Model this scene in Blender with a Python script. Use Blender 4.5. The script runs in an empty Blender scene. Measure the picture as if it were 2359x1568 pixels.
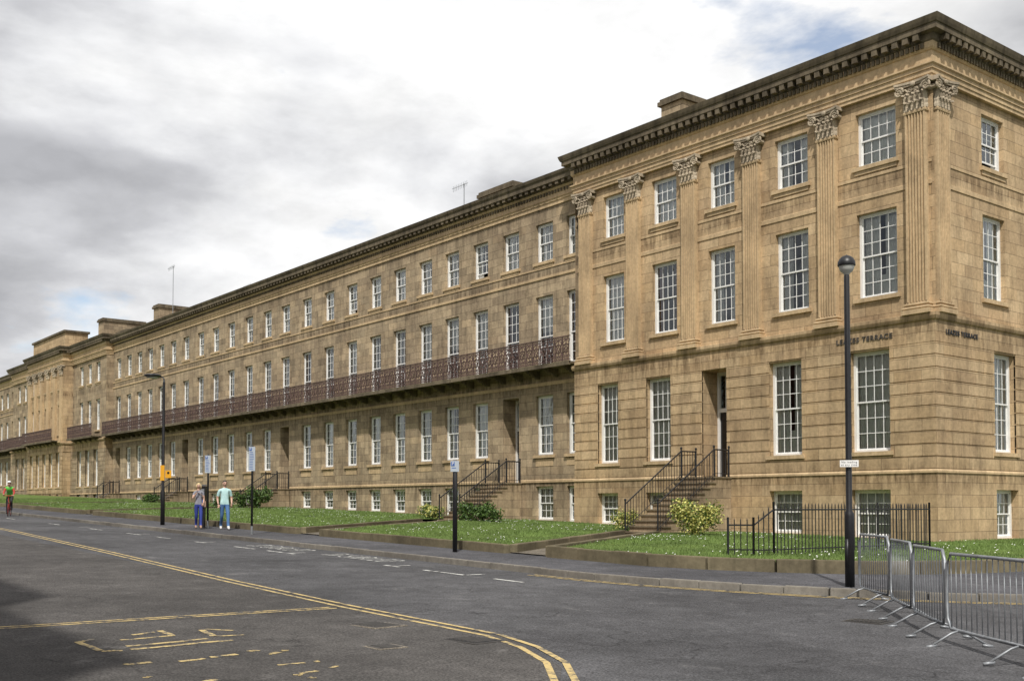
import bpy, bmesh, math, random
import numpy as np
from mathutils import Vector, Matrix
random.seed(7); rng=np.random.default_rng(5)
R=math.radians
scene=bpy.context.scene
scene.view_settings.view_transform='Standard'; scene.view_settings.look='None'; scene.view_settings.exposure=0
SL=-0.022
def hz(x): return 0.173+SL*x
def pz(x): return hz(x)+.12
def lz(x): return hz(x)+.33
# ------------------------------------------------------------------ materials
def newmat(name):
    m=bpy.data.materials.new(name); m.use_nodes=True
    nt=m.node_tree; b=nt.nodes['Principled BSDF']
    return m,nt,b
def math_(nt,op,a,b=None,clamp=False):
    n=nt.nodes.new('ShaderNodeMath'); n.operation=op; n.use_clamp=clamp
    for i,s in enumerate((a,b)):
        if s is None: continue
        if isinstance(s,(int,float)): n.inputs[i].default_value=s
        else: nt.links.new(s,n.inputs[i])
    return n.outputs[0]
def ramp(nt,fac,stops):
    n=nt.nodes.new('ShaderNodeValToRGB'); nt.links.new(fac,n.inputs[0])
    e=n.color_ramp.elements
    while len(e)<len(stops): e.new(.5)
    for i,(p,c) in enumerate(stops):
        e[i].position=p; e[i].color=(c[0],c[1],c[2],1) if not isinstance(c,(int,float)) else (c,c,c,1)
    return n.outputs[0]
def mix(nt,a,b,fac=1.0,mode='MULTIPLY'):
    n=nt.nodes.new('ShaderNodeMix'); n.data_type='RGBA'; n.blend_type=mode
    if isinstance(fac,(int,float)): n.inputs[0].default_value=fac
    else: nt.links.new(fac,n.inputs[0])
    for i,s in ((6,a),(7,b)):
        if isinstance(s,tuple): n.inputs[i].default_value=(s[0],s[1],s[2],1)
        else: nt.links.new(s,n.inputs[i])
    return n.outputs[2]
def pos(nt):
    g=nt.nodes.new('ShaderNodeNewGeometry'); return g.outputs['Position']
def noise(nt,vec,scale,detail=5,rough=.55):
    n=nt.nodes.new('ShaderNodeTexNoise'); n.inputs['Scale'].default_value=scale
    n.inputs['Detail'].default_value=detail; n.inputs['Roughness'].default_value=rough
    if vec is not None: nt.links.new(vec,n.inputs['Vector'])
    return n.outputs['Fac']
def bump(nt,b,h,dist=.01,strength=.6):
    n=nt.nodes.new('ShaderNodeBump'); n.inputs['Distance'].default_value=dist; n.inputs['Strength'].default_value=strength
    nt.links.new(h,n.inputs['Height']); nt.links.new(n.outputs[0],b.inputs['Normal'])

def stone_mat(name,c1,c2,cm,bw,rh,contrast=.75,soot=.5,bricks=True,odd=.62,bands=True):
    m,nt,b=newmat(name); p=pos(nt)
    s=nt.nodes.new('ShaderNodeSeparateXYZ'); nt.links.new(p,s.inputs[0])
    u=math_(nt,'ADD',s.outputs[0],s.outputs[1])
    c=nt.nodes.new('ShaderNodeCombineXYZ'); nt.links.new(u,c.inputs[0]); nt.links.new(s.outputs[2],c.inputs[1])
    if bricks:
        br=nt.nodes.new('ShaderNodeTexBrick'); nt.links.new(c.outputs[0],br.inputs['Vector'])
        br.inputs['Scale'].default_value=1; br.inputs['Brick Width'].default_value=bw; br.inputs['Row Height'].default_value=rh
        br.inputs['Mortar Size'].default_value=.007; br.inputs['Mortar Smooth'].default_value=.3
        br.inputs['Color1'].default_value=(*c1,1); br.inputs['Color2'].default_value=(*c2,1); br.inputs['Mortar'].default_value=(*cm,1)
        col=br.outputs['Color']
        for off,oc,bias in (((bw*40,rh*26,0),(odd,odd*.95,odd*.95),-.4),((bw*81,rh*62,0),(1.2,1.14,1.05),-.6)):
            br2=nt.nodes.new('ShaderNodeTexBrick')
            br2.offset=.5; br2.inputs['Scale'].default_value=1; br2.inputs['Brick Width'].default_value=bw; br2.inputs['Row Height'].default_value=rh
            br2.inputs['Mortar Size'].default_value=0; br2.inputs['Bias'].default_value=bias
            br2.inputs['Color1'].default_value=(1,1,1,1); br2.inputs['Color2'].default_value=(*oc,1)
            mp=nt.nodes.new('ShaderNodeVectorMath'); mp.operation='ADD'; mp.inputs[1].default_value=off
            nt.links.new(c.outputs[0],mp.inputs[0]); nt.links.new(mp.outputs[0],br2.inputs['Vector'])
            col=mix(nt,col,br2.outputs['Color'],.85)
    else:
        col=mix(nt,c1,c2,noise(nt,p,1.3),'MIX')
    n1=noise(nt,p,.35,6,.62)
    col=mix(nt,col,ramp(nt,n1,[(.32,(contrast,contrast*.98,contrast*.97)),(.62,(1.12,1.11,1.08))]))
    c2_=nt.nodes.new('ShaderNodeCombineXYZ'); nt.links.new(math_(nt,'MULTIPLY',u,3.0),c2_.inputs[0]); nt.links.new(math_(nt,'MULTIPLY',s.outputs[2],.45),c2_.inputs[1])
    n2=noise(nt,c2_.outputs[0],1.0,5,.65)
    col=mix(nt,col,ramp(nt,n2,[(.36,(1-soot*.7,)*3),(.54,1.0)]))
    n4=noise(nt,p,1.0,8,.7)
    col=mix(nt,col,ramp(nt,n4,[(.32,(.50,.48,.47)),(.45,(1,1,1))]),min(1,soot*1.3))
    if bands:
        def band(zc,hw):
            d=math_(nt,'ABSOLUTE',math_(nt,'SUBTRACT',s.outputs[2],zc)); return math_(nt,'SUBTRACT',1.0,math_(nt,'DIVIDE',d,hw),True)
        bb=math_(nt,'MAXIMUM',math_(nt,'MAXIMUM',band(7.05,.7),band(15.3,1.0)),math_(nt,'MAXIMUM',band(2.5,.6),band(12.0,.4)))
        bb=math_(nt,'MULTIPLY',bb,ramp(nt,noise(nt,c2_.outputs[0],1.7,6,.7),[(.40,0.),(.60,1.)]))
        col=mix(nt,col,(.45,.43,.41),bb)
    n3=noise(nt,p,9,6,.7)
    col=mix(nt,col,ramp(nt,n3,[(.3,.76),(.7,1.13)]))
    nt.links.new(col,b.inputs['Base Color'])
    b.inputs['Roughness'].default_value=.9; b.inputs['Specular IOR Level'].default_value=.2
    h=math_(nt,'MULTIPLY',n3,.35)
    if bricks: h=math_(nt,'SUBTRACT',h,br.outputs['Fac'])
    bump(nt,b,h,.014,.8)
    return m
M={}
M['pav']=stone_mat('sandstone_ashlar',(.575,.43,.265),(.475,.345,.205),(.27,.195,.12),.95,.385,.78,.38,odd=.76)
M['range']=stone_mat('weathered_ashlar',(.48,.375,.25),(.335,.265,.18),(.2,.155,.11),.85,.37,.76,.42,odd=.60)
M['trim']=stone_mat('carved_sandstone',(.60,.45,.275),(.50,.37,.225),(0,0,0),1,1,.82,.3,False,bands=False)
M['cap']=stone_mat('weathered_capital_stone',(.54,.46,.35),(.40,.33,.24),(0,0,0),1,1,.75,.4,False,bands=False)
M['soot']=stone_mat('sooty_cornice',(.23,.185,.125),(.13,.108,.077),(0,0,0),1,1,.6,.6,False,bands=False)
M['step']=stone_mat('worn_step_stone',(.27,.215,.14),(.18,.145,.1),(0,0,0),1,1,.6,.4,False,bands=False)
M['kerbst']=stone_mat('kerb_granite',(.29,.27,.24),(.2,.185,.16),(0,0,0),1,1,.6,.2,False,bands=False)
M['lawnk']=stone_mat('mossy_edging',(.26,.215,.14),(.12,.11,.07),(0,0,0),1,1,.6,.3,False,bands=False)
def simple(name,col,rough=.6,metal=0,var=.0,vs=6.,spec=.5,bmp=0):
    m,nt,b=newmat(name)
    b.inputs['Roughness'].default_value=rough; b.inputs['Metallic'].default_value=metal; b.inputs['Specular IOR Level'].default_value=spec
    if var>0:
        n=noise(nt,pos(nt),vs,5,.6)
        c=mix(nt,tuple(col),ramp(nt,n,[(.3,1-var),(.7,1+var*.5)]))
        nt.links.new(c,b.inputs['Base Color'])
        if bmp: bump(nt,b,n,bmp,.5)
    else: b.inputs['Base Color'].default_value=(*col,1)
    return m
M['white']=simple('white_gloss_paint',(.80,.79,.76),.45,var=.1,vs=3)
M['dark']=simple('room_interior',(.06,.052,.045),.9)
M['door']=simple('black_door_paint',(.015,.015,.018),.25)
M['black']=simple('black_ironwork',(.016,.016,.018),.42,var=.3,vs=12)
M['rust']=simple('rusted_ironwork',(.115,.068,.058),.75,var=.5,vs=4)
M['galv']=simple('galvanised_steel',(.33,.345,.36),.5,.5,var=.3,vs=8)
M['slate']=simple('roof_slate',(.09,.09,.10),.7,var=.3)
M['curt']=simple('curtain_cloth',(.84,.82,.77),.95,var=.15,vs=5)
M['curt2']=simple('curtain_cloth_brown',(.26,.13,.10),.95,var=.2,vs=5)
def glass():
    m=bpy.data.materials.new('window_glass'); m.use_nodes=True; nt=m.node_tree; nt.nodes.clear()
    o=nt.nodes.new('ShaderNodeOutputMaterial'); mx=nt.nodes.new('ShaderNodeMixShader')
    t=nt.nodes.new('ShaderNodeBsdfTransparent'); t.inputs[0].default_value=(.86,.90,.88,1)
    g=nt.nodes.new('ShaderNodeBsdfGlossy'); g.inputs['Roughness'].default_value=.03; g.inputs[0].default_value=(.9,.95,1,1)
    f=nt.nodes.new('ShaderNodeFresnel'); f.inputs[0].default_value=1.55
    bp=nt.nodes.new('ShaderNodeBump'); bp.inputs['Distance'].default_value=.02; bp.inputs['Strength'].default_value=.25
    nt.links.new(noise(nt,pos(nt),2.2,2,.5),bp.inputs['Height']); nt.links.new(bp.outputs[0],g.inputs['Normal'])
    nt.links.new(math_(nt,'MULTIPLY',f.outputs[0],1.5),mx.inputs[0]); nt.links.new(t.outputs[0],mx.inputs[1]); nt.links.new(g.outputs[0],mx.inputs[2])
    nt.links.new(mx.outputs[0],o.inputs[0]); return m
M['glass']=glass()
def asphalt(name,base,sc=1.0):
    m,nt,b=newmat(name); p=pos(nt)
    n1=noise(nt,p,.22,6,.65); n2=noise(nt,p,2.2,7,.7); n3=noise(nt,p,38,3,.7)
    v=nt.nodes.new('ShaderNodeTexVoronoi'); v.inputs['Scale'].default_value=50; nt.links.new(p,v.inputs['Vector'])
    c=mix(nt,tuple(base),ramp(nt,n1,[(.32,.66),(.66,1.30)]))
    c=mix(nt,c,ramp(nt,n2,[(.3,.70),(.72,1.25)]))
    c=mix(nt,c,ramp(nt,n3,[(.35,.45),(.7,1.7)]))
    c=mix(nt,c,ramp(nt,v.outputs['Distance'],[(.0,1.7),(.35,1.0)]))
    n5=noise(nt,p,1.1,9,.75)
    c=mix(nt,c,(.22,.21,.20),math_(nt,'MULTIPLY',ramp(nt,n5,[(.60,0.),(.72,1.)]),.55),'MIX')
    nd=nt.nodes.new('ShaderNodeVectorMath'); nd.operation='ADD'
    nz=nt.nodes.new('ShaderNodeTexNoise'); nz.inputs['Scale'].default_value=1.5; nt.links.new(p,nz.inputs['Vector']); nt.links.new(p,nd.inputs[0]); nt.links.new(nz.outputs['Color'],nd.inputs[1])
    v2=nt.nodes.new('ShaderNodeTexVoronoi'); v2.feature='DISTANCE_TO_EDGE'; v2.inputs['Scale'].default_value=.55; nt.links.new(nd.outputs[0],v2.inputs['Vector'])
    ck=ramp(nt,v2.outputs['Distance'],[(.0,.5),(.012,1.0)])
    c=mix(nt,c,ck,ramp(nt,noise(nt,p,.4,3),[(.48,0.),(.58,1.)]))
    nt.links.new(c,b.inputs['Base Color']); b.inputs['Roughness'].default_value=.88; b.inputs['Specular IOR Level'].default_value=.3
    bump(nt,b,math_(nt,'ADD',n3,v.outputs['Distance']),.008,.7); return m
M['road']=asphalt('asphalt',(.080,.079,.082)); M['patch']=asphalt('old_asphalt',(.074,.069,.065))
M['pavement']=asphalt('pavement_tarmac',(.080,.079,.085)); M['path']=asphalt('path_paving',(.19,.165,.13))
def paint(name,col,wear=.5):
    m,nt,b=newmat(name); p=pos(nt)
    n=noise(nt,p,6,8,.78)
    c=mix(nt,(.085,.082,.08),tuple(col),ramp(nt,n,[(wear-.07,0.),(wear+.05,1.)]),'MIX')
    nt.links.new(c,b.inputs['Base Color']); b.inputs['Roughness'].default_value=.8; return m
M['yel']=paint('worn_yellow_paint',(.56,.42,.18),.47); M['yel2']=paint('very_worn_yellow_paint',(.54,.41,.18),.49); M['wht']=paint('worn_white_paint',(.62,.62,.58),.48)
def grassmat():
    m,nt,b=newmat('grass'); p=pos(nt)
    n1=noise(nt,p,.6,5,.6); n2=noise(nt,p,14,4,.7)
    c=mix(nt,(.080,.13,.028),(.145,.195,.045),n1,'MIX')
    c=mix(nt,c,ramp(nt,n2,[(.3,.6),(.7,1.3)]))
    nt.links.new(c,b.inputs['Base Color']); b.inputs['Roughness'].default_value=.85; b.inputs['Specular IOR Level'].default_value=.2
    bump(nt,b,n2,.04,.8); return m
M['grass']=grassmat()
M['blade']=simple('grass_blade',(.145,.22,.05),.7,var=.55,vs=.9)
M['daisy']=simple('daisy_petals',(.75,.75,.7),.8)

# ------------------------------------------------------------------ mesh builder
class MB:
    def __init__(s): s.v=[]; s.f=[]; s.m=[]
    def poly(s,pts,mi=0):
        k=len(s.v); s.v+= [tuple(p) for p in pts]; s.f.append(tuple(range(k,k+len(pts)))); s.m.append(mi)
    def box(s,x0,x1,y0,y1,z0,z1,mi=0,T=None):
        if x0>x1:x0,x1=x1,x0
        if y0>y1:y0,y1=y1,y0
        c=[(x0,y0,z0),(x1,y0,z0),(x1,y1,z0),(x0,y1,z0),(x0,y0,z1),(x1,y0,z1),(x1,y1,z1),(x0,y1,z1)]
        if T is not None: c=[tuple(T@Vector(q)) for q in c]
        k=len(s.v); s.v+=c
        for q in ((0,3,2,1),(4,5,6,7),(0,1,5,4),(1,2,6,5),(2,3,7,6),(3,0,4,7)):
            s.f.append(tuple(k+i for i in q)); s.m.append(mi)
    def tube(s,pts,r,n=6,mi=0,closed=False):
        pts=[Vector(p) for p in pts]; L=len(pts)
        rr=r if isinstance(r,(list,tuple)) else [r]*L
        k=len(s.v)
        for i,p in enumerate(pts):
            if closed: t=pts[(i+1)%L]-pts[i-1]
            else: t=pts[min(i+1,L-1)]-pts[max(i-1,0)]
            if t.length<1e-9: t=Vector((0,0,1))
            t.normalize()
            a=Vector((0,0,1)) if abs(t.z)<.9 else Vector((1,0,0))
            e=t.cross(a).normalized(); g=e.cross(t)
            for j in range(n):
                w=2*math.pi*(j+.5)/n; s.v.append(tuple(p+(e*math.cos(w)+g*math.sin(w))*rr[i]))
        for i in range(L if closed else L-1):
            for j in range(n):
                a=k+i*n+j; b=k+i*n+(j+1)%n; c=k+((i+1)%L)*n+(j+1)%n; d=k+((i+1)%L)*n+j
                s.f.append((a,d,c,b)); s.m.append(mi)
        if not closed:
            s.f.append(tuple(k+j for j in range(n))); s.m.append(mi)
            s.f.append(tuple(k+(L-1)*n+j for j in reversed(range(n)))); s.m.append(mi)
    def ell(s,c,r,mi=0,nu=14,nv=9,fn=None):
        k=len(s.v); c=Vector(c)
        for i in range(nv+1):
            ph=math.pi*i/nv
            for j in range(nu):
                th=2*math.pi*j/nu
                q=Vector((math.sin(ph)*math.cos(th),math.sin(ph)*math.sin(th),math.cos(ph)))
                if fn: q=fn(q)
                s.v.append((c.x+q.x*r[0],c.y+q.y*r[1],c.z+q.z*r[2]))
        for i in range(nv):
            for j in range(nu):
                s.f.append((k+i*nu+j,k+(i+1)*nu+j,k+(i+1)*nu+(j+1)%nu,k+i*nu+(j+1)%nu)); s.m.append(mi)
    def lathe(s,c,prof,n=16,mi=0):
        k=len(s.v)
        for r,z in prof:
            for j in range(n):
                w=2*math.pi*j/n; s.v.append((c[0]+r*math.cos(w),c[1]+r*math.sin(w),c[2]+z))
        for i in range(len(prof)-1):
            for j in range(n):
                s.f.append((k+i*n+j,k+i*n+(j+1)%n,k+(i+1)*n+(j+1)%n,k+(i+1)*n+j)); s.m.append(mi)
    def sweep(s,path,prof,mi=0,caps=True):
        P=[Vector((a[0],a[1])) for a in path]; L=len(P); k=len(s.v); n=len(prof)
        ns=[]
        for i in range(L-1):
            d=(P[i+1]-P[i]).normalized(); ns.append(Vector((d.y,-d.x)))
        for i in range(L):
            if i==0: nn=ns[0]
            elif i==L-1: nn=ns[-1]
            else: nn=(ns[i-1]+ns[i])/(1+ns[i-1].dot(ns[i]))
            for o,z in prof:
                q=P[i]+nn*o
                s.v.append((q.x,q.y,z))
        for i in range(L-1):
            for j in range(n-1):
                s.f.append((k+i*n+j,k+(i+1)*n+j,k+(i+1)*n+j+1,k+i*n+j+1)); s.m.append(mi)
        if caps:
            s.f.append(tuple(k+j for j in range(n))); s.m.append(mi)
            s.f.append(tuple(k+(L-1)*n+j for j in reversed(range(n)))); s.m.append(mi)
    def mesh(s,name,mats,smooth=False):
        me=bpy.data.meshes.new(name); me.from_pydata(s.v,[],s.f)
        for q in mats: me.materials.append(M[q] if isinstance(q,str) else q)
        me.polygons.foreach_set('material_index',s.m)
        if smooth: me.polygons.foreach_set('use_smooth',[True]*len(s.f))
        me.update(); return me
    def obj(s,name,mats,parent=None,smooth=False):
        return link(name,s.mesh(name,mats,smooth),parent)
def link(name,me,parent=None,loc=(0,0,0),rz=0):
    o=bpy.data.objects.new(name,me); scene.collection.objects.link(o); o.location=loc; o.rotation_euler=(0,0,rz)
    if parent: o.parent=parent
    return o
def empty(name,loc=(0,0,0),rz=0):
    return link(name,None,None,loc,rz)

def wall(mb,O,U,z0,z1,u0,u1,ops,mi=0,rmi=None):
    Nn=(U[1],-U[0])
    def P(u,z,d=0): return (O[0]+U[0]*u-Nn[0]*d,O[1]+U[1]*u-Nn[1]*d,z)
    us=sorted(set([u0,u1]+[a for o in ops for a in (o[0],o[1])])); zs=sorted(set([z0,z1]+[a for o in ops for a in (o[2],o[3])]))
    us=[u for u in us if u0<=u<=u1]; zs=[z for z in zs if z0<=z<=z1]
    for i in range(len(us)-1):
        j=0
        while j<len(zs)-1:
            def hole(j):
                uc=(us[i]+us[i+1])/2; zc=(zs[j]+zs[j+1])/2
                return any(o[0]<uc<o[1] and o[2]<zc<o[3] for o in ops)
            if hole(j): j+=1; continue
            k=j
            while k+1<len(zs)-1 and not hole(k+1): k+=1
            mb.poly([P(us[i],zs[j]),P(us[i+1],zs[j]),P(us[i+1],zs[k+1]),P(us[i],zs[k+1])],mi); j=k+1
    r=mi if rmi is None else rmi
    for (a,b,c,d,dep) in ops:
        mb.poly([P(a,c),P(a,d),P(a,d,dep),P(a,c,dep)],r); mb.poly([P(b,c),P(b,c,dep),P(b,d,dep),P(b,d)],r)
        mb.poly([P(a,c),P(a,c,dep),P(b,c,dep),P(b,c)],r); mb.poly([P(a,d),P(b,d),P(b,d,dep),P(a,d,dep)],r)

# ------------------------------------------------------------------ windows
WC={}
def window_mesh(w,h,cols,rt,rb,var):
    key=(round(w,2),round(h,2),cols,rt,rb,var)
    if key in WC: return WC[key]
    mb=MB(); fw=.085
    mb.box(-w/2,-w/2+fw,0,.13,0,h,0); mb.box(w/2-fw,w/2,0,.13,0,h,0)
    mb.box(-w/2+fw,w/2-fw,0,.13,h-.075,h,0); mb.box(-w/2+fw,w/2-fw,-.04,.13,0,.07,0)
    xi=w/2-fw; z0=.07; z1=h-.075; zm=z0+(z1-z0)*rb/(rt+rb) if rb else z0
    def sash(za,zb,rows,y):
        mb.box(-xi,-xi+.042,y,y+.035,za,zb,0); mb.box(xi-.042,xi,y,y+.035,za,zb,0)
        mb.box(-xi+.042,xi-.042,y,y+.035,za,za+.05,0); mb.box(-xi+.042,xi-.042,y,y+.035,zb-.042,zb,0)
        a=-xi+.042; b=xi-.042; c=za+.05; d=zb-.042
        for i in range(1,cols):
            x=a+(b-a)*i/cols; mb.box(x-.012,x+.012,y+.005,y+.028,c,d,0)
        for i in range(1,rows):
            z=c+(d-c)*i/rows; mb.box(a,b,y+.007,y+.03,z-.012,z+.012,0)
        mb.poly([(a,y+.018,c),(b,y+.018,c),(b,y+.018,d),(a,y+.018,d)],1)
    if rb:
        lift=.0 if var!=5 else .22
        sash(zm-.02,z1,rt,.03); sash(z0+lift,zm+.022+lift,rb,.07)
    else: sash(z0,z1,rt,.04)
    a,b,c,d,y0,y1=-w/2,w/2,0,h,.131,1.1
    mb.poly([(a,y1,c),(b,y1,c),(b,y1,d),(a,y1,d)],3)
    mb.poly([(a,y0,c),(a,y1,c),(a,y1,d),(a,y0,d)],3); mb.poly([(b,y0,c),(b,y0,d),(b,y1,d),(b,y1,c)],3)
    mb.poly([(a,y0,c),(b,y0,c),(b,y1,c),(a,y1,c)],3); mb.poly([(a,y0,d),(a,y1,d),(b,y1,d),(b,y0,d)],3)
    def drape(xa,xb,za,zb,mi,amp=.025,fr=55):
        n=max(6,int((xb-xa)/.02)); k=len(mb.v)
        for i in range(n+1):
            x=xa+(xb-xa)*i/n
            for j,z in enumerate((za,zb)):
                mb.v.append((x,.165+amp*math.sin(x*fr+j*.8+math.sin(x*13)),z))
        for i in range(n): mb.f.append((k+2*i,k+2*i+2,k+2*i+3,k+2*i+1)); mb.m.append(mi)
    if var==0: drape(-w/2,-w/2+w*.36,0.02,h-.02,2); drape(w/2-w*.36,w/2,0.02,h-.02,2)
    elif var==1: drape(-w/2,w/2,.02,h-.02,2,.018,34)
    elif var==2: drape(-w/2,-w/2+w*.26,.02,h-.02,4); drape(w/2-w*.26,w/2,.02,h-.02,4)
    elif var==3: drape(-w/2,w/2,.02,h*.27,2,.004,20); drape(-w/2,-w/2+w*.46,.02,h-.02,2,.02,45); drape(w/2-w*.42,w/2,.02,h-.02,2,.02,45)
    elif var==4: drape(-w/2,w/2,h*.5,h-.02,2,.003,10)
    elif var==5: drape(-w/2,-w/2+w*.4,0.02,h-.02,2); drape(w/2-w*.2,w/2,0.02,h-.02,2)
    me=mb.mesh('sash_window',['white','glass','curt','dark','curt2']); WC[key]=me; return me
def put_window(par,O,U,u,zb,w,h,dep,cols,rt,rb,var):
    Nn=(U[1],-U[0]); x=O[0]+U[0]*u-Nn[0]*dep; y=O[1]+U[1]*u-Nn[1]*dep
    link('sash_window',window_mesh(w,h,cols,rt,rb,var),par,(x,y,zb),math.atan2(U[1],U[0]))

def box_f(mb,O,U,u0,u1,o0,o1,z0,z1,mi):
    Nn=(U[1],-U[0])
    T=Matrix(((U[0],Nn[0],0,O[0]),(U[1],Nn[1],0,O[1]),(0,0,1,0),(0,0,0,1)))
    k=len(mb.f); mb.box(u0,u1,o0,o1,z0,z1,mi,T)
    for i in range(k,len(mb.f)): mb.f[i]=tuple(reversed(mb.f[i]))

# ------------------------------------------------------------------ pilaster + capital
def pilaster_mesh():
    mb=MB(); W=.68; H0=.36; H1=6.4; d=.2; n=6
    pts=[(-W/2,0)]; pts.append((-W/2,-d))
    m=.04; fwid=(W-2*m)/n
    for i in range(n):
        a=-W/2+m+i*fwid
        pts.append((a+.016,-d)); 
        for t in (.1,.3,.5,.7,.9): 
            pts.append((a+.016+(fwid-.032)*t,-d+.07*math.sin(math.pi*t)**.6))
        pts.append((a+fwid-.016,-d))
    pts+= [(W/2,-d),(W/2,0)]
    for i in range(len(pts)-1):
        a,b=pts[i],pts[i+1]; mb.poly([(a[0],a[1],H0),(b[0],b[1],H0),(b[0],b[1],H1),(a[0],a[1],H1)],0)
    path=[(-W/2,0),(-W/2,-.18),(W/2,-.18),(W/2,0)]
    mb.sweep(path,[(0,0),(.14,0),(.14,.14),(.1,.145),(.13,.18),(.12,.22),(.06,.24),(.05,.27),(.09,.29),(.085,.33),(.02,.355),(.02,.39),(0,.39)],0)
    mb.poly([(-W/2-.1,0,.14),(-W/2-.1,-.28,.14),(W/2+.1,-.28,.14),(W/2+.1,0,.14)],0)
    mb.sweep(path,[(0,H1-.12),(.035,H1-.11),(.045,H1-.06),(.035,H1-.02),(0,H1)],0)
    return mb.mesh('fluted_pilaster',['trim'])
def capital_mesh():
    mb=MB()
    def quadbox(w0,o0,z0,w1,o1,z1,mi=0):
        a=[(-w0,0,z0),(-w0,-o0,z0),(w0,-o0,z0),(w0,0,z0)]; b=[(-w1,0,z1),(-w1,-o1,z1),(w1,-o1,z1),(w1,0,z1)]
        for i in range(3): mb.poly([a[i],a[i+1],b[i+1],b[i]],mi)
    quadbox(.33,.17,0,.37,.19,.76)
    def leaf(x,h,o,w):
        S=9; k=len(mb.v)
        for i in range(S+1):
            t=i/S; z=h*min(1,t*1.12)-(.11*max(0,t-.8)/.2)
            out=o+.035+.17*max(0,(t-.42))**1.3*1.8
            ww=w*(1-.5*t*t)*(1+.22*math.sin(t*22))
            for j,(q,dd) in enumerate(((-1,.06),(-.5,.0),(0,-.04),(.5,.0),(1,.06))):
                mb.v.append((x+q*ww,-(out-dd),z))
        for i in range(S):
            for j in range(4):
                a=k+i*5+j; mb.f.append((a,a+1,a+6,a+5)); mb.m.append(0)
    for x in (-.27,-.09,.09,.27): leaf(x,.33,.18,.08)
    for x in (-.34,-.18,0,.18,.34): leaf(x,.58,.16,.085)
    for sx in (-1,1):
        sp=[]
        for i in range(26):
            a=i/25*2*math.pi*1.9; r=.155*(1-i/25*.85)
            sp.append((sx*(.46-r*math.cos(a)),-.31,.63+r*math.sin(a)))
        mb.tube([(sx*.12,-.2,.42),(sx*.2,-.24,.6),(sx*.27,-.28,.68)]+sp,[.02,.03,.036]+[.042*(1-.45*i/25) for i in range(26)],6)
        mb.tube([(sx*.46,-.31,.63),(sx*.42,-.02,.63)],[.055,.1],8)
        sp=[(sx*(.1-(.075*(1-i/14*.8))*math.cos(i/14*9)),-.265,.62+.075*(1-i/14*.8)*math.sin(i/14*9)) for i in range(15)]
        mb.tube(sp,.02,5)
    k=[]
    for i in range(9):
        x=-.58+1.16*i/8; k.append((x,-(.25+.13*abs(x/.58)**2)))
    for z0,z1,e in ((.77,.83,0),(.83,.9,.03)):
        for i in range(8):
            a,b=k[i],k[i+1]
            mb.poly([(a[0],a[1]-e,z0),(b[0],b[1]-e,z0),(b[0],b[1]-e,z1),(a[0],a[1]-e,z1)],0)
            mb.poly([(a[0],a[1]-e,z0),(a[0],0,z0),(b[0],0,z0),(b[0],b[1]-e,z0)],0); mb.poly([(a[0],a[1]-e,z1),(b[0],b[1]-e,z1),(b[0],0,z1),(a[0],0,z1)],0)
        for q in (0,8):
            a=k[q]; mb.poly([(a[0],a[1]-e,z0),(a[0],a[1]-e,z1),(a[0],0,z1),(a[0],0,z0)],0)
    mb.ell((0,-.29,.8),(.09,.06,.09),0,8,6)
    return mb.mesh('corinthian_capital',['cap'])
PIL=pilaster_mesh(); CAP=capital_mesh(); CZ=13.88

# ------------------------------------------------------------------ balcony panel
def balcony_panel():
    mb=MB(); H=1.08; r=.02
    def arc(cx,cz,rad,a0,a1,n=10): 
        return [(cx+rad*math.cos(R(a0+(a1-a0)*i/n)),0,cz+rad*math.sin(R(a0+(a1-a0)*i/n))) for i in range(n+1)]
    mb.box(0,1,-.03,.03,H-.04,H,0); mb.box(0,1,-.02,.02,.04,.07,0); mb.box(0,1,-.018,.018,H-.17,H-.145,0); mb.box(0,1,-.018,.018,.18,.205,0)
    for x in (0.018,.5): mb.box(x-.017,x+.017,-.015,.015,0,H-.03,0)
    for cx in (.25,.75):
        mb.tube(arc(cx,.55,.17,0,340),r,4,0,True); mb.tube(arc(cx,.55,.08,0,330,8),r,4,0,True)
        for s in (-1,1):
            mb.tube([(cx+s*.02,0,.2),(cx+s*.18,0,.28),(cx+s*.2,0,.38),(cx+s*.1,0,.42),(cx+s*.06,0,.35)],r,4)
            mb.tube([(cx+s*.02,0,.9),(cx+s*.18,0,.82),(cx+s*.2,0,.72),(cx+s*.1,0,.68),(cx+s*.06,0,.75)],r,4)
            mb.tube([(cx+s*.23,0,.2),(cx+s*.12,0,.5),(cx+s*.23,0,.9)],r,4)
        for sz in (0,1):
            z=.12 if sz==0 else H-.1
            for q in (-.17,-.06,.06,.17): mb.tube(arc(cx+q,z,.045,0,320,6),.013,4,0,True)
        mb.tube([(cx,0,.2),(cx,0,.47)],r,4); mb.tube([(cx,0,.63),(cx,0,.9)],r,4)
    return mb.mesh('balcony_railing_panel',['rust'])
BAL=balcony_panel()

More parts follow.
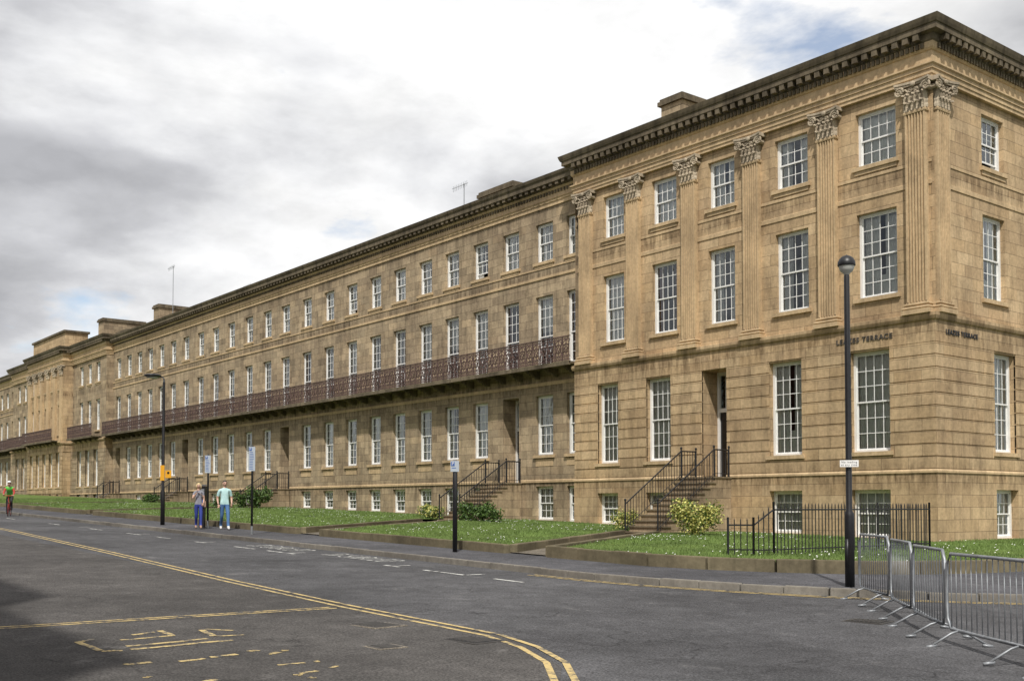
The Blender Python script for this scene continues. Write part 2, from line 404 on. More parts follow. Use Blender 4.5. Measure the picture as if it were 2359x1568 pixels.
# ------------------------------------------------------------------ terrace
T=empty('stone_terrace_building')
ENT=[(0,14.77),(.14,14.77),(.14,14.88),(.17,14.89),(.17,15.03),(.21,15.04),(.21,15.14),(.27,15.18),(.27,15.23),(.16,15.26),(.16,15.6),(.2,15.62),(.24,15.68),(.24,15.86)]
CRN=[(.24,15.86),(.28,15.9),(.3,16.08),(.52,16.1),(.52,16.27),(.56,16.29),(.6,16.38),(.64,16.5),(.6,16.52),(0,16.56)]
ENR=[(0,14.95),(.06,14.95),(.06,15.12),(.1,15.13),(.1,15.2),(.14,15.24),(.06,15.27),(.06,15.58),(.12,15.62),(.16,15.7)]
CRR=[(.16,15.7),(.2,15.84),(.44,15.86),(.44,16.05),(.5,16.12),(.54,16.24),(.5,16.26),(0,16.3)]
def blocks(mb,path,o0,o1,z0,z1,sp,w,mi):
    for i in range(len(path)-1):
        a=Vector(path[i]); b=Vector(path[i+1]); L=(b-a).length; U=(b-a)/L; n=max(1,int(L/sp))
        for k in range(n):
            u=(k+.5)*L/n; box_f(mb,a,U,u-w/2,u+w/2,o0,o1,z0,z1,mi)
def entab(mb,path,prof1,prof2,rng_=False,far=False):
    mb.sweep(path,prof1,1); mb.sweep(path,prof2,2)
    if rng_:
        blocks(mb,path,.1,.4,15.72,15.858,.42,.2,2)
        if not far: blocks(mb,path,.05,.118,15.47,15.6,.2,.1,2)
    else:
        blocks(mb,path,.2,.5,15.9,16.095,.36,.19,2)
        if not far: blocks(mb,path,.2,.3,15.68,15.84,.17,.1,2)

ROWP=dict(g=(3.32,6.56),f=(8.3,11.07),t=(12.62,14.38)); ROWR=dict(g=(3.85,6.52),f=(7.82,11.0),t=(12.55,14.3))
MATS=['pav','trim','soot','range','step','lawnk']
def sill(mb,O,U,u,w,z,mi=1,brk=False):
    box_f(mb,O,U,u-w/2-.12,u+w/2+.12,-.14,.09,z-.13,z,mi)
    if brk: box_f(mb,O,U,u-w/2-.04,u+w/2+.04,-.01,.04,z-.26,z-.13,mi)
def pavilion_face(mb,O,U,L,bays,doors,par,base,far=False,w=1.24,mw=0,topext=14.78,gs=0,ws=None,u0=-.035):
    Nn=(U[1],-U[0]); Ou=(O[0]-Nn[0]*.1,O[1]-Nn[1]*.1)
    ops=[]; 
    for k,u in enumerate(bays):
        ww=ws[k] if ws else w
        for r in 'ft':
            a,b=ROWP[r]; ops.append((u-ww/2,u+ww/2,a,b,.16))
            put_window(par,Ou,U,u,a,ww,b-a,.16,4,2 if r=='t' else 3,2 if r=='t' else 3,random.choice([0,0,1,2,3,5] if r=='f' else [1,1,0,5,3]))
            sill(mb,Ou,U,u,ww,a,1,r=='t')
    wall(mb,Ou,U,7.2,topext,0.1,L-.1 if mw else L,ops,mw)
    ops=[]; ob=[]
    for k,u in enumerate(bays):
        if any(abs(u-dd)<1 for dd in doors): continue
        ww=ws[k] if ws else w; u=u+gs
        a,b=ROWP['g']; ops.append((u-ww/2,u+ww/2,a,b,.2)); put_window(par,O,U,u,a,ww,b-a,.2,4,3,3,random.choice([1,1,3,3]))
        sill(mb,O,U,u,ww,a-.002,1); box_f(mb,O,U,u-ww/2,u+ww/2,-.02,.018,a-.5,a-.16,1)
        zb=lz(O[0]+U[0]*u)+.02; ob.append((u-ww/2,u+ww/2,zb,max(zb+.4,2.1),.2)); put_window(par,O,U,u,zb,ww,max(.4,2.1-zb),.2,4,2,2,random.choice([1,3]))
    for dd in doors:
        ops.append((dd-.6,dd+.6,2.635,6.6,.95))
        door(par,O,U,dd,2.64,3.96,.95)
    wall(mb,O,U,2.63,6.62,0,L,[o for o in ops],mw)
    for i in range(10):
        za=2.72+i*.39+.016; zb=2.72+(i+1)*.39-.016
        segs=[(u0,L+.035)]
        for o in ops:
            if o[2]<zb-.01 and o[3]>za+.01:
                ns=[]
                for s0,s1 in segs:
                    if o[0]>s0 and o[1]<s1: ns+= [(s0,o[0]),(o[1],s1)]
                    else: ns.append((s0,s1))
                segs=ns
        for s0,s1 in segs: box_f(mb,O,U,s0,s1,-.05,.035,za,zb,mw)
    Ob=(O[0]+Nn[0]*.05,O[1]+Nn[1]*.05)
    wall(mb,Ob,U,-1.0,2.6,-.05,L+.05,[(o[0],o[1],o[2],o[3],.25) for o in ob],mw)
def door(par,O,U,u,z,h,dep):
    Nn=(U[1],-U[0]); mb=MB()
    def b(u0,u1,o0,o1,z0,z1,mi): box_f(mb,(O[0]-Nn[0]*dep,O[1]-Nn[1]*dep),U,u+u0,u+u1,o0,o1,z+z0,z+z1,mi)
    b(-.6,.6,-.06,-.02,0,h,2)
    b(-.6,-.5,-.02,.1,0,h,0); b(.5,.6,-.02,.1,0,h,0); b(-.5,.5,-.02,.08,2.45,2.6,0); b(-.5,.5,-.02,.08,h-.12,h,0)
    b(-.5,.5,-.02,.03,.02,2.45,1)
    for x in (-.38,.06):
        for z0,z1 in ((.2,.9),(1.05,1.65),(1.8,2.3)): b(x,x+.32,.03,.045,z0,z1,1)
    for x in (-.25,0,.25): b(x-.012,x+.012,0,.03,2.6,h-.12,0)
    b(-.5,.5,-.005,.0,2.6,h-.12,3)
    mb.obj('entrance_door',['white','door','dark','glass'],par)

mb=MB(); x0=-16.5
PB=[-14.25,-11.4,-8.5,-5.35,-2.03]; DX=-8.8
pavilion_face(mb,(x0,0),(1,0),-x0,[b-x0 for b in PB],[DX-x0],T,0,gs=-.24,ws=[1.22,1.32,1.26,1.38,1.46])
SB=[3.85,7.4,10.9,14.3]
pavilion_face(mb,(0,0),(0,1),17.5,SB,[],T,0,gs=.35,w=1.42,u0=.052)
wall(mb,(x0,17.5),(0,-1),-1,14.78,0,17.5,[],3); wall(mb,(0,17.5),(-1,0),-1,16.5,0,16.5,[],3)
path=[(x0,8),(x0,0),(0,0),(0,17.5)]
pu=[(x0+.1,8),(x0+.1,.1),(-.1,.1),(-.1,17.5)]
mb.sweep([(x0,8),(x0,0),(DX-.6,0)],[(0,2.6),(.085,2.6),(.085,2.66),(.05,2.71),(0,2.72)],1)
mb.sweep([(DX+.6,0),(0,0),(0,17.5)],[(0,2.6),(.085,2.6),(.085,2.66),(.05,2.71),(0,2.72)],1)
mb.sweep(path,[(0,6.62),(.035,6.62),(.035,7.28),(.1,7.3),(.14,7.4),(.14,7.5),(-.12,7.56)],0)
mb.sweep(pu,[(0,11.52),(.03,11.52),(.03,11.66),(0,11.68)],1)
mb.sweep(pu,[(0,12.2),(.025,12.2),(.025,12.3),(0,12.31)],1)
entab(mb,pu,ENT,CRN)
mb.poly([(x0,0,16.54),(0,0,16.54),(0,17.5,16.54),(x0,17.5,16.54)],2)
mb.obj('corner_pavilion_walls',MATS,T)
PX=[-15.85,-13.0,-10.0,-7.0,-3.8,-.52]
for x in PX:
    link('fluted_pilaster',PIL,T,(x,.1,7.5)); link('corinthian_capital',CAP,T,(x,.1,CZ))
link('fluted_pilaster',PIL,T,(-.1,.52,7.5),R(90)); link('corinthian_capital',CAP,T,(-.1,.52,CZ),R(90))
def range_section(name,xa,xb,yf,bays,doors,balc=True,far=False,w=1.2):
    mb=MB(); O=(xa,yf); U=(1,0); ops=[]
    for X in bays:
        u=X-xa
        a,b=ROWR['t']; ops.append((u-w/2,u+w/2,a,b,.16)); put_window(T,O,U,u,a,w,b-a,.16,3,2,2,random.choice([1,1,1,0,3,5])); sill(mb,O,U,u,w,a,1,True)
        a,b=ROWR['f']; ops.append((u-w/2,u+w/2,a,b,.16)); put_window(T,O,U,u,a,w,b-a,.16,3,4,3,random.choice([1,1,0,0,2,4]))
        if any(abs(X-dd)<1 for dd in doors):
            ops.append((u-.6,u+.6,2.635,6.55,.85)); door(T,O,U,u,2.64,3.9,.85)
        else:
            a,b=ROWR['g']; ops.append((u-w/2,u+w/2,a,b,.16)); put_window(T,O,U,u,a,w,b-a,.16,3,3,3,random.choice([0,1,1,3,3])); sill(mb,O,U,u,w,a,1)
            box_f(mb,O,U,u-w/2,u+w/2,-.02,.015,a-.5,a-.18,1)
            zb=lz(X)+.02
            if zb<2.1:
                zb=round(zb*4)/4+.02 if far else zb
                ops.append((u-w/2,u+w/2,zb,2.45,.16)); put_window(T,O,U,u,zb,w,2.45-zb,.16,3,2,2,random.choice([1,3]))
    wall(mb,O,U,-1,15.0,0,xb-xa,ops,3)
    p=[(xa,yf),(xb,yf)]
    cuts=[xa]+[v for dd in sorted(doors) for v in (dd-.6,dd+.6)]+[xb]
    for i in range(0,len(cuts),2):
        mb.sweep([(cuts[i],yf),(cuts[i+1],yf)],[(0,2.62),(.05,2.62),(.05,2.72),(0,2.75)],1)
    mb.sweep(p,[(0,11.75),(.045,11.76),(.045,11.86),(0,11.88)],1); mb.sweep(p,[(0,12.22),(.03,12.22),(.03,12.3),(0,12.31)],1)
    mb.sweep(p,[(0,6.95),(.04,6.95),(.04,7.1),(0,7.12)],1)
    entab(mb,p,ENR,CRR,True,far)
    mb.poly([(xa,yf,16.29),(xb,yf,16.29),(xb,yf+12,16.7),(xa,yf+12,16.7)],2)
    wall(mb,(xb,yf+12),(-1,0),-1,16.7,0,xb-xa,[],3)
    mb.obj(name,MATS,T)
    if balc: balcony(xa,xb,yf,.95)
def balcony(xa,xb,yf,dep):
    mb=MB()
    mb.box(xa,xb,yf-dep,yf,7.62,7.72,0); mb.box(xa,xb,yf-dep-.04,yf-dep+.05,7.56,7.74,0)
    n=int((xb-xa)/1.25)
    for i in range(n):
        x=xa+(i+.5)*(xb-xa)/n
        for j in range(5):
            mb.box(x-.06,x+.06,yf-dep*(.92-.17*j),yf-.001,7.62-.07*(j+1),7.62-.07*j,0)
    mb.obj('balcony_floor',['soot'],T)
    n=int(round(xb-xa)); s=(xb-xa)/n
    for i in range(n):
        o=link('balcony_railing_panel',BAL,T,(xa+i*s,yf-dep+.03,7.735)); o.scale=(s,1,1)
RB=[-17.15,-19.28,-21.7,-24.09,-26.5,-28.9,-31.4,-33.9,-36.5,-39.2,-42.0,-44.9,-47.5,-50.3,-53.2,-55.9,-58.6,-61.4,-64.0,-66.5,-69.0,-71.5,-74.0,-76.6]
RD=[-21.7,-44.9,-61.4,-76.6]
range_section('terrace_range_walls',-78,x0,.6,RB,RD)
def far_end(name,xa,xb,bays):
    mb=MB(); pavilion_face(mb,(xa,0),(1,0),xb-xa,[b-xa for b in bays],[],T,0,far=True,w=1.15,mw=3)
    wall(mb,(xb,0),(0,1),-1,16,0,2,[],3)
    pa=[(xa,1.5),(xa,0),(xb,0),(xb,1.5)]; pu=[(xa+.1,1.5),(xa+.1,.1),(xb-.1,.1),(xb-.1,1.5)]
    mb.sweep(pa,[(0,6.62),(.035,6.62),(.035,7.28),(.1,7.3),(.14,7.4),(.14,7.5),(-.12,7.56)],0); entab(mb,pu,ENT,CRN,False,True)
    mb.sweep(pa,[(0,2.6),(.085,2.6),(.085,2.66),(0,2.72)],1)
    mb.poly([(xa,0,16.54),(xb,0,16.54),(xb,12,16.54),(xa,12,16.54)],2)
    mb.obj(name,MATS,T); balcony(bays[0]-1.2,bays[-1]+1.2,.1,.9)
far_end('far_end_walls',-88,-78,[-85.4,-83,-80.6])
mb=MB(); cb=[-98.6,-96.3,-94,-91.7,-89.4]
pavilion_face(mb,(-100,-.8),(1,0),12,[b+100 for b in cb],[],T,0,far=True,w=1.1,mw=0)
wall(mb,(-88,-.8),(0,1),-1,16,0,1.5,[],0)
pa=[(-100,1.5),(-100,-.8),(-88,-.8),(-88,1.5)]; pu=[(-99.9,1.5),(-99.9,-.7),(-88.1,-.7),(-88.1,1.5)]
mb.sweep(pa,[(0,6.62),(.035,6.62),(.035,7.28),(.1,7.3),(.14,7.4),(.14,7.5),(-.12,7.56)],0); entab(mb,pu,ENT,CRN,False,True)
mb.box(-99.6,-88.6,-.5,1.6,16.5,18.0,0); mb.box(-99.75,-88.45,-.65,1.75,18.0,18.2,2)
mb.obj('central_block_walls',MATS,T); balcony(-99.2,-88.8,-.7,.9)
for i in range(6):
    x=-99.5+i*2.2
    link('fluted_pilaster',PIL,T,(x,-.7,7.5)); link('corinthian_capital',CAP,T,(x,-.7,CZ))
far_end('far_end_walls.001',-110,-100,[-107.4,-105,-102.6])
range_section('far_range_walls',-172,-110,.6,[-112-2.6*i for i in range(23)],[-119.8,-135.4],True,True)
def chimney(xa,xb,ya,yb,zt):
    mb=MB(); mb.box(xa,xb,ya,yb,15,zt-.3,0); mb.box(xa-.12,xb+.12,ya-.12,yb+.12,zt-.3,zt-.12,1); mb.box(xa-.05,xb+.05,ya-.05,yb+.05,zt-.12,zt,1)
    mb.obj('chimney_stack',['range','soot'],T)
chimney(-14.3,-13.1,3,5.2,19.0); chimney(-27.4,-24.6,3,4.2,17.95); chimney(-72.2,-71.0,2,5,18.4); chimney(-86.8,-85.4,2,6,19.2); chimney(-105,-103.6,2,5,18.6)
chimney(-83.5,-80.5,2.6,3.8,17.6)
def aerial(x,y,z0,z1):
    mb=MB(); mb.tube([(x,y,z0),(x,y,z1)],.026,6)
    mb.tube([(x-1.0,y-.1,z1-.1),(x+.35,y,z1-.05)],.014,4)
    for i in range(9):
        xx=x-1.0+i*.16; zz=z1-.1+i*.006
        mb.tube([(xx,y-.02,zz-.16),(xx,y-.02,zz+.16)],.010,4)
    mb.obj('tv_aerial',['galv'],T)
aerial(-30.2,4,15.5,19.3); aerial(-70.5,3,16,21.6); aerial(-60,5,16,18.6); aerial(-3,14,16,18.4)
def text(name,body,size,loc,rot,mat,par,ext=.012,align='CENTER',bold=0.0):
    c=bpy.data.curves.new(name,'FONT'); c.body=body; c.size=size; c.extrude=ext; c.align_x=align; c.align_y='CENTER'; c.offset=bold; c.space_character=1.2
    o=bpy.data.objects.new(name+'_tmp',c); scene.collection.objects.link(o); dg=bpy.context.evaluated_depsgraph_get()
    me=bpy.data.meshes.new_from_object(o.evaluated_get(dg)); bpy.data.objects.remove(o)
    me.materials.clear(); me.materials.append(M[mat])
    p=link(name,me,par,loc); p.rotation_euler=rot; return p
M['lett']=simple('weathered_letters',(.07,.06,.05),.8,var=.4,vs=5)
text('street_name_letters','LEAZES TERRACE',.23,(-2.45,-.05,6.95),(R(90),0,0),'lett',T,.012,'CENTER',.004)
text('street_name_letters','LEAZES TERRACE',.21,(.05,1.5,6.95),(R(90),0,R(90)),'black',T,.012,'CENTER',.004)

# ------------------------------------------------------------------ stairs
def stairs(xc,yf,zt,W=1.7,land=.9,tread=.29):
    zb=lz(xc)-.2; n=max(2,int(round((zt-zb)/.185))); rise=(zt-zb)/n
    mb=MB()
    mb.box(xc-W/2,xc+W/2,yf-land,yf-.06,-1,zt,0)
    for i in range(1,n):
        y1=yf-land-(i-1)*tread; z=zt-rise*i
        mb.box(xc-W/2,xc+W/2,y1-tread,y1,-1,z-.05,0); mb.box(xc-W/2-.04,xc+W/2+.04,y1-tread-.04,y1-.001,z-.05,z,1)
    mb.box(xc-W/2-.04,xc+W/2+.04,yf-land-.04,yf-.07,zt-.05+.003,zt+.003,1)
    mb.obj('entrance_steps',['range','step'],T)
    yb=yf-land-(n-1)*tread; rl=MB()
    for sx in (-1,1):
        x=xc+sx*(W/2-.06)
        def zs(y): 
            return zt if y>yf-land else zt-(yf-land-y)/tread*rise
        y=yf-.15; ys=[]
        while y>yb+.02: ys.append(y); y-=.14
        for y in ys: rl.tube([(x,y,zs(y)-.04),(x,y,zs(y)+.95)],.012,5)
        rl.tube([(x,yf-.1,zt+.97),(x,yf-land,zt+.97),(x,yb+.05,zb+rise+.97)],.028,6)
        rl.tube([(x,yf-.1,zt+.12),(x,yf-land,zt+.12),(x,yb+.05,zb+rise+.12)],.012,5)
        for yy in (yf-.1,yf-land,yb+.03): rl.tube([(x,yy,zs(yy)-.1),(x,yy,zs(yy)+1.05)],.03,8); rl.ell((x,yy,zs(yy)+1.08),(.045,.045,.05),0,8,6)
    rl.obj('stair_railing',['black'],T)
stairs(DX,-.05,2.62)
for d in RD: stairs(d,.6,2.62)

# ------------------------------------------------------------------ ground
gx=[-2500,-260,60,2500]
mb=MB()
def gz(x): return hz(max(-260,min(60,x)))-.012
for i in range(3): mb.poly([(gx[i],-2500,gz(gx[i])),(gx[i+1],-2500,gz(gx[i+1])),(gx[i+1],2500,gz(gx[i+1])),(gx[i],2500,gz(gx[i]))])
mb.obj('ground',['grass'])
def sheet(name,pts,off,mat,parent=None):
    mb=MB(); mb.poly([(x,y,hz(x)+off) for x,y in pts]); return mb.obj(name,[mat],parent)
sheet('road',[(-260,-33.4),(60,-33.4),(60,60),(-260,60)],0,'road')
KL=[(-260,-15.9),(0.5,-15.9),(2,-15.82),(3.5,-15.55),(5,-15.05),(6.4,-14.4),(7.7,-13.5),(8.9,-12.4),(9.9,-11.0),(10.6,-9.4),(10.95,-7.6),(11,-5),(11,58)]
sheet('pavement',KL+[(-260,58)],.12,'pavement')
def kerb(name,line,w,h0,h1,seg,mat,gap=.012,out=1):
    mb=MB()
    for i in range(len(line)-1):
        a=Vector(line[i]); b=Vector(line[i+1]); L=(b-a).length; U=(b-a)/L; Nn=Vector((U.y,-U.x))*out; n=max(1,int(round(L/seg)))
        for k in range(n):
            p=a+U*(L*k/n); q=a+U*(L*(k+1)/n-gap); j=random.uniform(-.008,.008)
            c=[p,q,q+Nn*(w+j),p+Nn*(w+j)]
            k0=len(mb.v)
            for off in (h0,h1-.02+j,h1+j):
                for ii,v in enumerate(c):
                    vv=v if off!=h1+j else v+ (Vector((c[0]+c[2])/2)-v)*.03
                    mb.v.append((vv.x,vv.y,hz(vv.x)+off))
            for l in (0,4):
                for ii in range(4): mb.f.append((k0+l+ii,k0+l+4+ii,k0+l+4+(ii+1)%4,k0+l+(ii+1)%4)); mb.m.append(0)
            mb.f.append((k0+11,k0+10,k0+9,k0+8)); mb.m.append(0)
    return mb.obj(name,[mat])
kerb('kerb',[(-200,-15.9)]+KL[1:],.15,-.02,.126,.9,'kerbst',.015)
paths=[(-3.1,DX),(-14.6,RD[0]),(-38,RD[1]),(-54.6,RD[2]),(-70,RD[3])]
FY=-13.4; HW=.85
front=[(1,-13.3),(2.3,-12.9),(3.5,-12.2),(4.5,-11.2),(5.3,-9.9),(5.8,-8.3),(6,-6.5),(6.05,55)]
plots=[]
edges=[]
for i,(xf,xs) in enumerate(paths):
    right=[(xs+.95,-.06),(xs+.95,-3.9),(xf+HW,FY)]
    if i==0: plots.append(right+front+[(0.06,55),(0.06,-.06)]); edges.append(right[1:]+front)
    else:
        xf0,xs0=paths[i-1]
        left=[(xf0-HW,FY),(xs0-.95,-3.9),(xs0-.95,-.06)]
        yb=.58
        plots.append([(xs+.95,yb),(xs+.95,-3.2),(xf+HW,FY)]+left+([(x0,-.06),(x0,yb)] if i==1 else [(xs0-.95,yb)]))
        edges.append([(xs+.95,-3.2),(xf+HW,FY)]+left[:2])
xf0,xs0=paths[-1]
plots.append([(-200,-2),(-200,FY),(xf0-HW,FY),(xs0-.95,-3.2),(xs0-.95,.0),(-78,-.06),(-88,-.06),(-88,-.9),(-120,-.9)]); edges.append([(-200,FY),(xf0-HW,FY),(xs0-.95,-3.2)])
mb=MB()
for p in plots: mb.poly([(x,y,hz(x)+.32) for x,y in p])
mb.obj('lawn',['grass'])
for i,e in enumerate(edges): kerb('lawn_edging_wall',e,.2,.1,.345 if i else .39,1.1,'lawnk',.006)
pp=MB()
for xf,xs in paths:
    pp.poly([(x,y,hz(x)+.15) for x,y in [(xf-HW,FY),(xf+HW,FY),(xs+.95,-3.0),(xs+.95,.5),(xs-.95,.5),(xs-.95,-3.0)]])
pp.obj('path',['path'])
def inpoly(px,py,poly):
    c=np.zeros(len(px),bool); n=len(poly)
    for i in range(n):
        x1,y1=poly[i]; x2,y2=poly[(i+1)%n]
        if y1==y2: continue
        m=((y1>py)!=(y2>py))&(px<(x2-x1)*(py-y1)/(y2-y1)+x1); c^=m
    return c
def fastmesh(name,V,nper,mat):
    me=bpy.data.meshes.new(name); nf=len(V)//nper
    me.vertices.add(len(V)); me.vertices.foreach_set('co',V.astype(np.float32).ravel()); me.loops.add(len(V)); me.loops.foreach_set('vertex_index',np.arange(len(V),dtype=np.int32))
    me.polygons.add(nf); me.polygons.foreach_set('loop_start',np.arange(0,len(V),nper,dtype=np.int32)); me.polygons.foreach_set('loop_total',np.full(nf,nper,dtype=np.int32))
    me.update(calc_edges=True); me.materials.append(M[mat]); return me
def blades(name,count,xr,yr,hmin,hmax,wd,mat):
    px=rng.uniform(*xr,count); py=rng.uniform(*yr,count); keep=np.zeros(count,bool)
    for p in plots: keep|=inpoly(px,py,p)
    px=px[keep]; py=py[keep]; n=len(px); z=hz(px)+.31; a=rng.uniform(0,6.28,n); h=rng.uniform(hmin,hmax,n)*(1+.35*np.sin(px*1.1+np.sin(py*.9)))
    dx=np.cos(a)*wd; dy=np.sin(a)*wd; lx=rng.normal(0,.03,n); ly=rng.normal(0,.03,n)
    V=np.empty((n,3,3)); V[:,0]=np.stack([px-dx,py-dy,z],1); V[:,1]=np.stack([px+dx,py+dy,z],1); V[:,2]=np.stack([px+lx,py+ly,z+h],1)
    return link(name,fastmesh(name,V.reshape(-1,3),3,mat),None)
blades('grass_tufts',190000,(-20,6),(-13.4,8),.03,.08,.009,'blade')
blades('grass_tufts',110000,(-75,-20),(-13.4,.6),.03,.09,.015,'blade')
n=3400; px=rng.uniform(-60,6,n); py=rng.uniform(-13.3,1,n); keep=np.zeros(n,bool)
for p in plots: keep|=inpoly(px,py,p)
cl=np.sin(px*.9)+np.sin(py*1.3+px*.4)+rng.normal(0,.8,n); keep&=cl>.3
px=px[keep];py=py[keep];n=len(px); z=hz(px)+.375; r=.014
V=np.empty((n,4,3)); 
for k,(a,b) in enumerate(((-1,-1),(1,-1),(1,1),(-1,1))): V[:,k]=np.stack([px+a*r,py+b*r,z+(b*.008)],1)
link('daisies',fastmesh('daisies',V.reshape(-1,3),4,'daisy'))

# ------------------------------------------------------------------ road markings
def strip(mb,pts,w,off=.008):
    P=[Vector(p) for p in pts]
    for i in range(len(P)-1):
        d=(P[i+1]-P[i]).normalized(); nn=Vector((-d.y,d.x))*w/2
        q=[P[i]-nn,P[i+1]-nn,P[i+1]+nn,P[i]+nn]; mb.poly([(v.x,v.y,hz(v.x)+off) for v in q])
def offs(pts,d):
    P=[Vector(p) for p in pts]; out=[]
    for i,p in enumerate(P):
        t=(P[min(i+1,len(P)-1)]-P[max(i-1,0)]).normalized(); out.append(tuple(p+Vector((-t.y,t.x))*d))
    return out
sheet('asphalt_patch',[(-60,-33),(3.5,-33),(12.5,-33),(12.6,-28),(11.2,-24.8),(9.5,-23.3),(7.6,-22.5),(3.6,-22.4),(-60,-20.4)],.004,'patch')
mb=MB()
yl=[(-60,-19.6),(-24,-20.6),(-10,-21.5),(-1.1,-22.2),(3.6,-22.45),(7.3,-22.5),(8.3,-22.75),(9.3,-23.2),(10.4,-24.0),(11.4,-25.2),(12.3,-27),(13,-30)]
for d in (-.1,.1): strip(mb,offs(yl,d),.075)
for d in (-.08,.08): strip(mb,offs([(3.7,-22.7),(3.6,-25),(3.5,-28),(3.4,-32)],d),.07)
kk=[(.5,-16.25),(2,-16.17),(3.6,-15.92),(5.1,-15.4),(6.6,-14.7),(7.95,-13.78),(9.2,-12.6),(10.2,-11.2),(10.95,-9.5),(11.3,-7.6),(11.35,-5),(11.35,40)]
for d in (.0,-.18): strip(mb,offs(kk,d),.07)
mb.obj('yellow_road_markings',['yel'])
def glyph(mb,ox,oy,strokes,ux,uy,s=1,w=.11):
    for st in strokes:
        strip(mb,[(ox+(a*ux[0]+b*uy[0])*s,oy+(a*ux[1]+b*uy[1])*s) for a,b in st],w)
E_=[[(0,0),(0,1)],[(0,0),(.5,0)],[(0,.5),(.4,.5)],[(0,1),(.5,1)]]
I_=[(0,0),(0,1)]
mb=MB()
rs=random.Random(21)
def worn(x,y,dx,dy,w): 
    n=5; pts=[(x+dx*i/n+rs.uniform(-.015,.015),y+dy*i/n+rs.uniform(-.015,.015)) for i in range(n+1)]
    strip(mb,pts,w)
worn(6.0,-26.8,-.75,0,.08); worn(5.25,-26.8,-.15,.2,.08); worn(6.05,-26.78,.08,.18,.08)
worn(5.85,-26.45,-.1,.95,.09); worn(6.1,-26.5,-.1,1.2,.09); worn(5.35,-26.35,-.05,.6,.07)
worn(5.0,-26.1,-.1,.3,.08); worn(5.3,-25.75,-.5,.05,.08); worn(5.6,-25.35,-.6,.1,.08); worn(5.6,-25.35,.1,.35,.07); worn(4.95,-25.2,.3,.25,.07)
for k in range(16):
    a=rs.uniform(0,1); worn(6.9+1.9*rs.random(),-27.1+2.0*a,-.08*rs.random(),.1+.22*rs.random() if k%3 else .05,.05+.06*rs.random())
mb.obj('faded_bay_lettering',['yel2'])
mb=MB()
for xa,xb in ((-1.6,-.1),(.9,1.8),(-3.2,-2.6),(-8.0,-7.6),(-11.3,-10.0),(-9.2,-8.3),(-14.2,-13.4),(-17.6,-16.2),(-20.3,-19),(-24.6,-23),(-30,-28.4),(-37,-35.5),(-46,-44.5),(-56,-54.5)):
    strip(mb,[(xa,-17.6),(xb,-17.6)],.1)
for x in (-.1,-2.9,-8,-13.8,-19.5,-26): strip(mb,[(x,-17.55),(x,-17.1)],.09)
D_=[(0,0),(0,1),(.35,1),(.5,.8),(.5,.2),(.35,0),(0,0)]; S_=[(0,.1),(.45,0),(.5,.3),(0,.65),(.05,1),(.5,.9)]; A_=[(0,0),(.25,1),(.5,0)]; B_=[(0,0),(0,1),(.45,.8),(0,.5),(.5,.25),(0,0)]; L_=[(0,1),(0,0),(.5,0)]
for x0_ in (-7.1,-11.6):
    for k,st in enumerate(([D_],[I_],[S_],[A_],[B_],[L_],E_,[D_])):
        glyph(mb,x0_+k*.38,-17.1,st,(.55,0),(0,.7),1,.055)
mb.obj('white_road_markings',['wht'])
def cover(name,x,y,w,l,rz=0,slots=False):
    mb=MB(); Tm=Matrix.Translation((x,y,hz(x)+.012))@Matrix.Rotation(rz,4,'Z')
    mb.box(-w/2,w/2,-l/2,l/2,-.04,0,0,Tm); mb.box(-w/2-.04,w/2+.04,-l/2-.04,l/2+.04,-.045,-.004,2,Tm)
    for i in range(7):
        xx=-w/2+w*(i+.5)/7.5; mb.box(xx,xx+w*.06,-l/2+.04,l/2-.04,0,.006,1,Tm)
    M['castiron']=M.get('castiron') or simple('cast_iron',(.07,.065,.06),.6,var=.3)
    mb.obj(name,['black' if slots else 'castiron','castiron','path' if not slots else 'castiron'])
cover('drain_grate',7.5,-22.95,.55,.42,.1,True); cover('manhole_cover',5.7,-23.2,.6,.45,.1); cover('manhole_cover',9.0,-17.2,.5,.4,.2,True); cover('manhole_cover',7.4,-24.1,.3,.3)

# ------------------------------------------------------------------ street lamps
def street_lamp_near(x,y,z):
    E=empty('street_lamp',(x,y,z)); mb=MB()
    mb.lathe((0,0,0),[(.0,0),(.085,0),(.085,1.25),(.08,1.3),(.056,1.36),(.052,3.4),(.05,5.55),(.03,5.65),(0,5.65)],14)
    mb.box(-.03,.03,-.09,-.084,.35,.85,0)
    mb.obj('post',['black'],E,True)
    h=MB(); h.lathe((0,0,5.58),[(.045,0),(.06,.03),(.1,.06),(.125,.1),(.14,.16)],18,1)
    h.lathe((0,0,5.58),[(.15,.16),(.16,.175),(.152,.24),(.12,.3),(.07,.34),(.02,.355),(0,.37)],18,0); h.lathe((0,0,5.58),[(.15,.16),(.03,.17),(0,.17)],18,0)
    h.obj('lantern',['black',simple('lamp_diffuser',(.5,.5,.46),.25)],E,True)
    s=MB(); s.box(-.16,.16,-.1,-.094,2.13,2.25,0); s.box(-.06,.06,-.094,-.05,2.17,2.21,1)
    so=s.obj('sign_plate',['white','black'],E); so.rotation_euler=(0,0,R(40))
    for i,l in enumerate(('No loading','at any time')):
        v=Vector((0,-.102,2.215-.05*i)); v.rotate(Matrix.Rotation(R(40),3,'Z')); text('sign_text',l,.05,v,(R(90),0,R(40)),'black',E,.0005)
    return E
street_lamp_near(6.42,-13.85,pz(6.42))
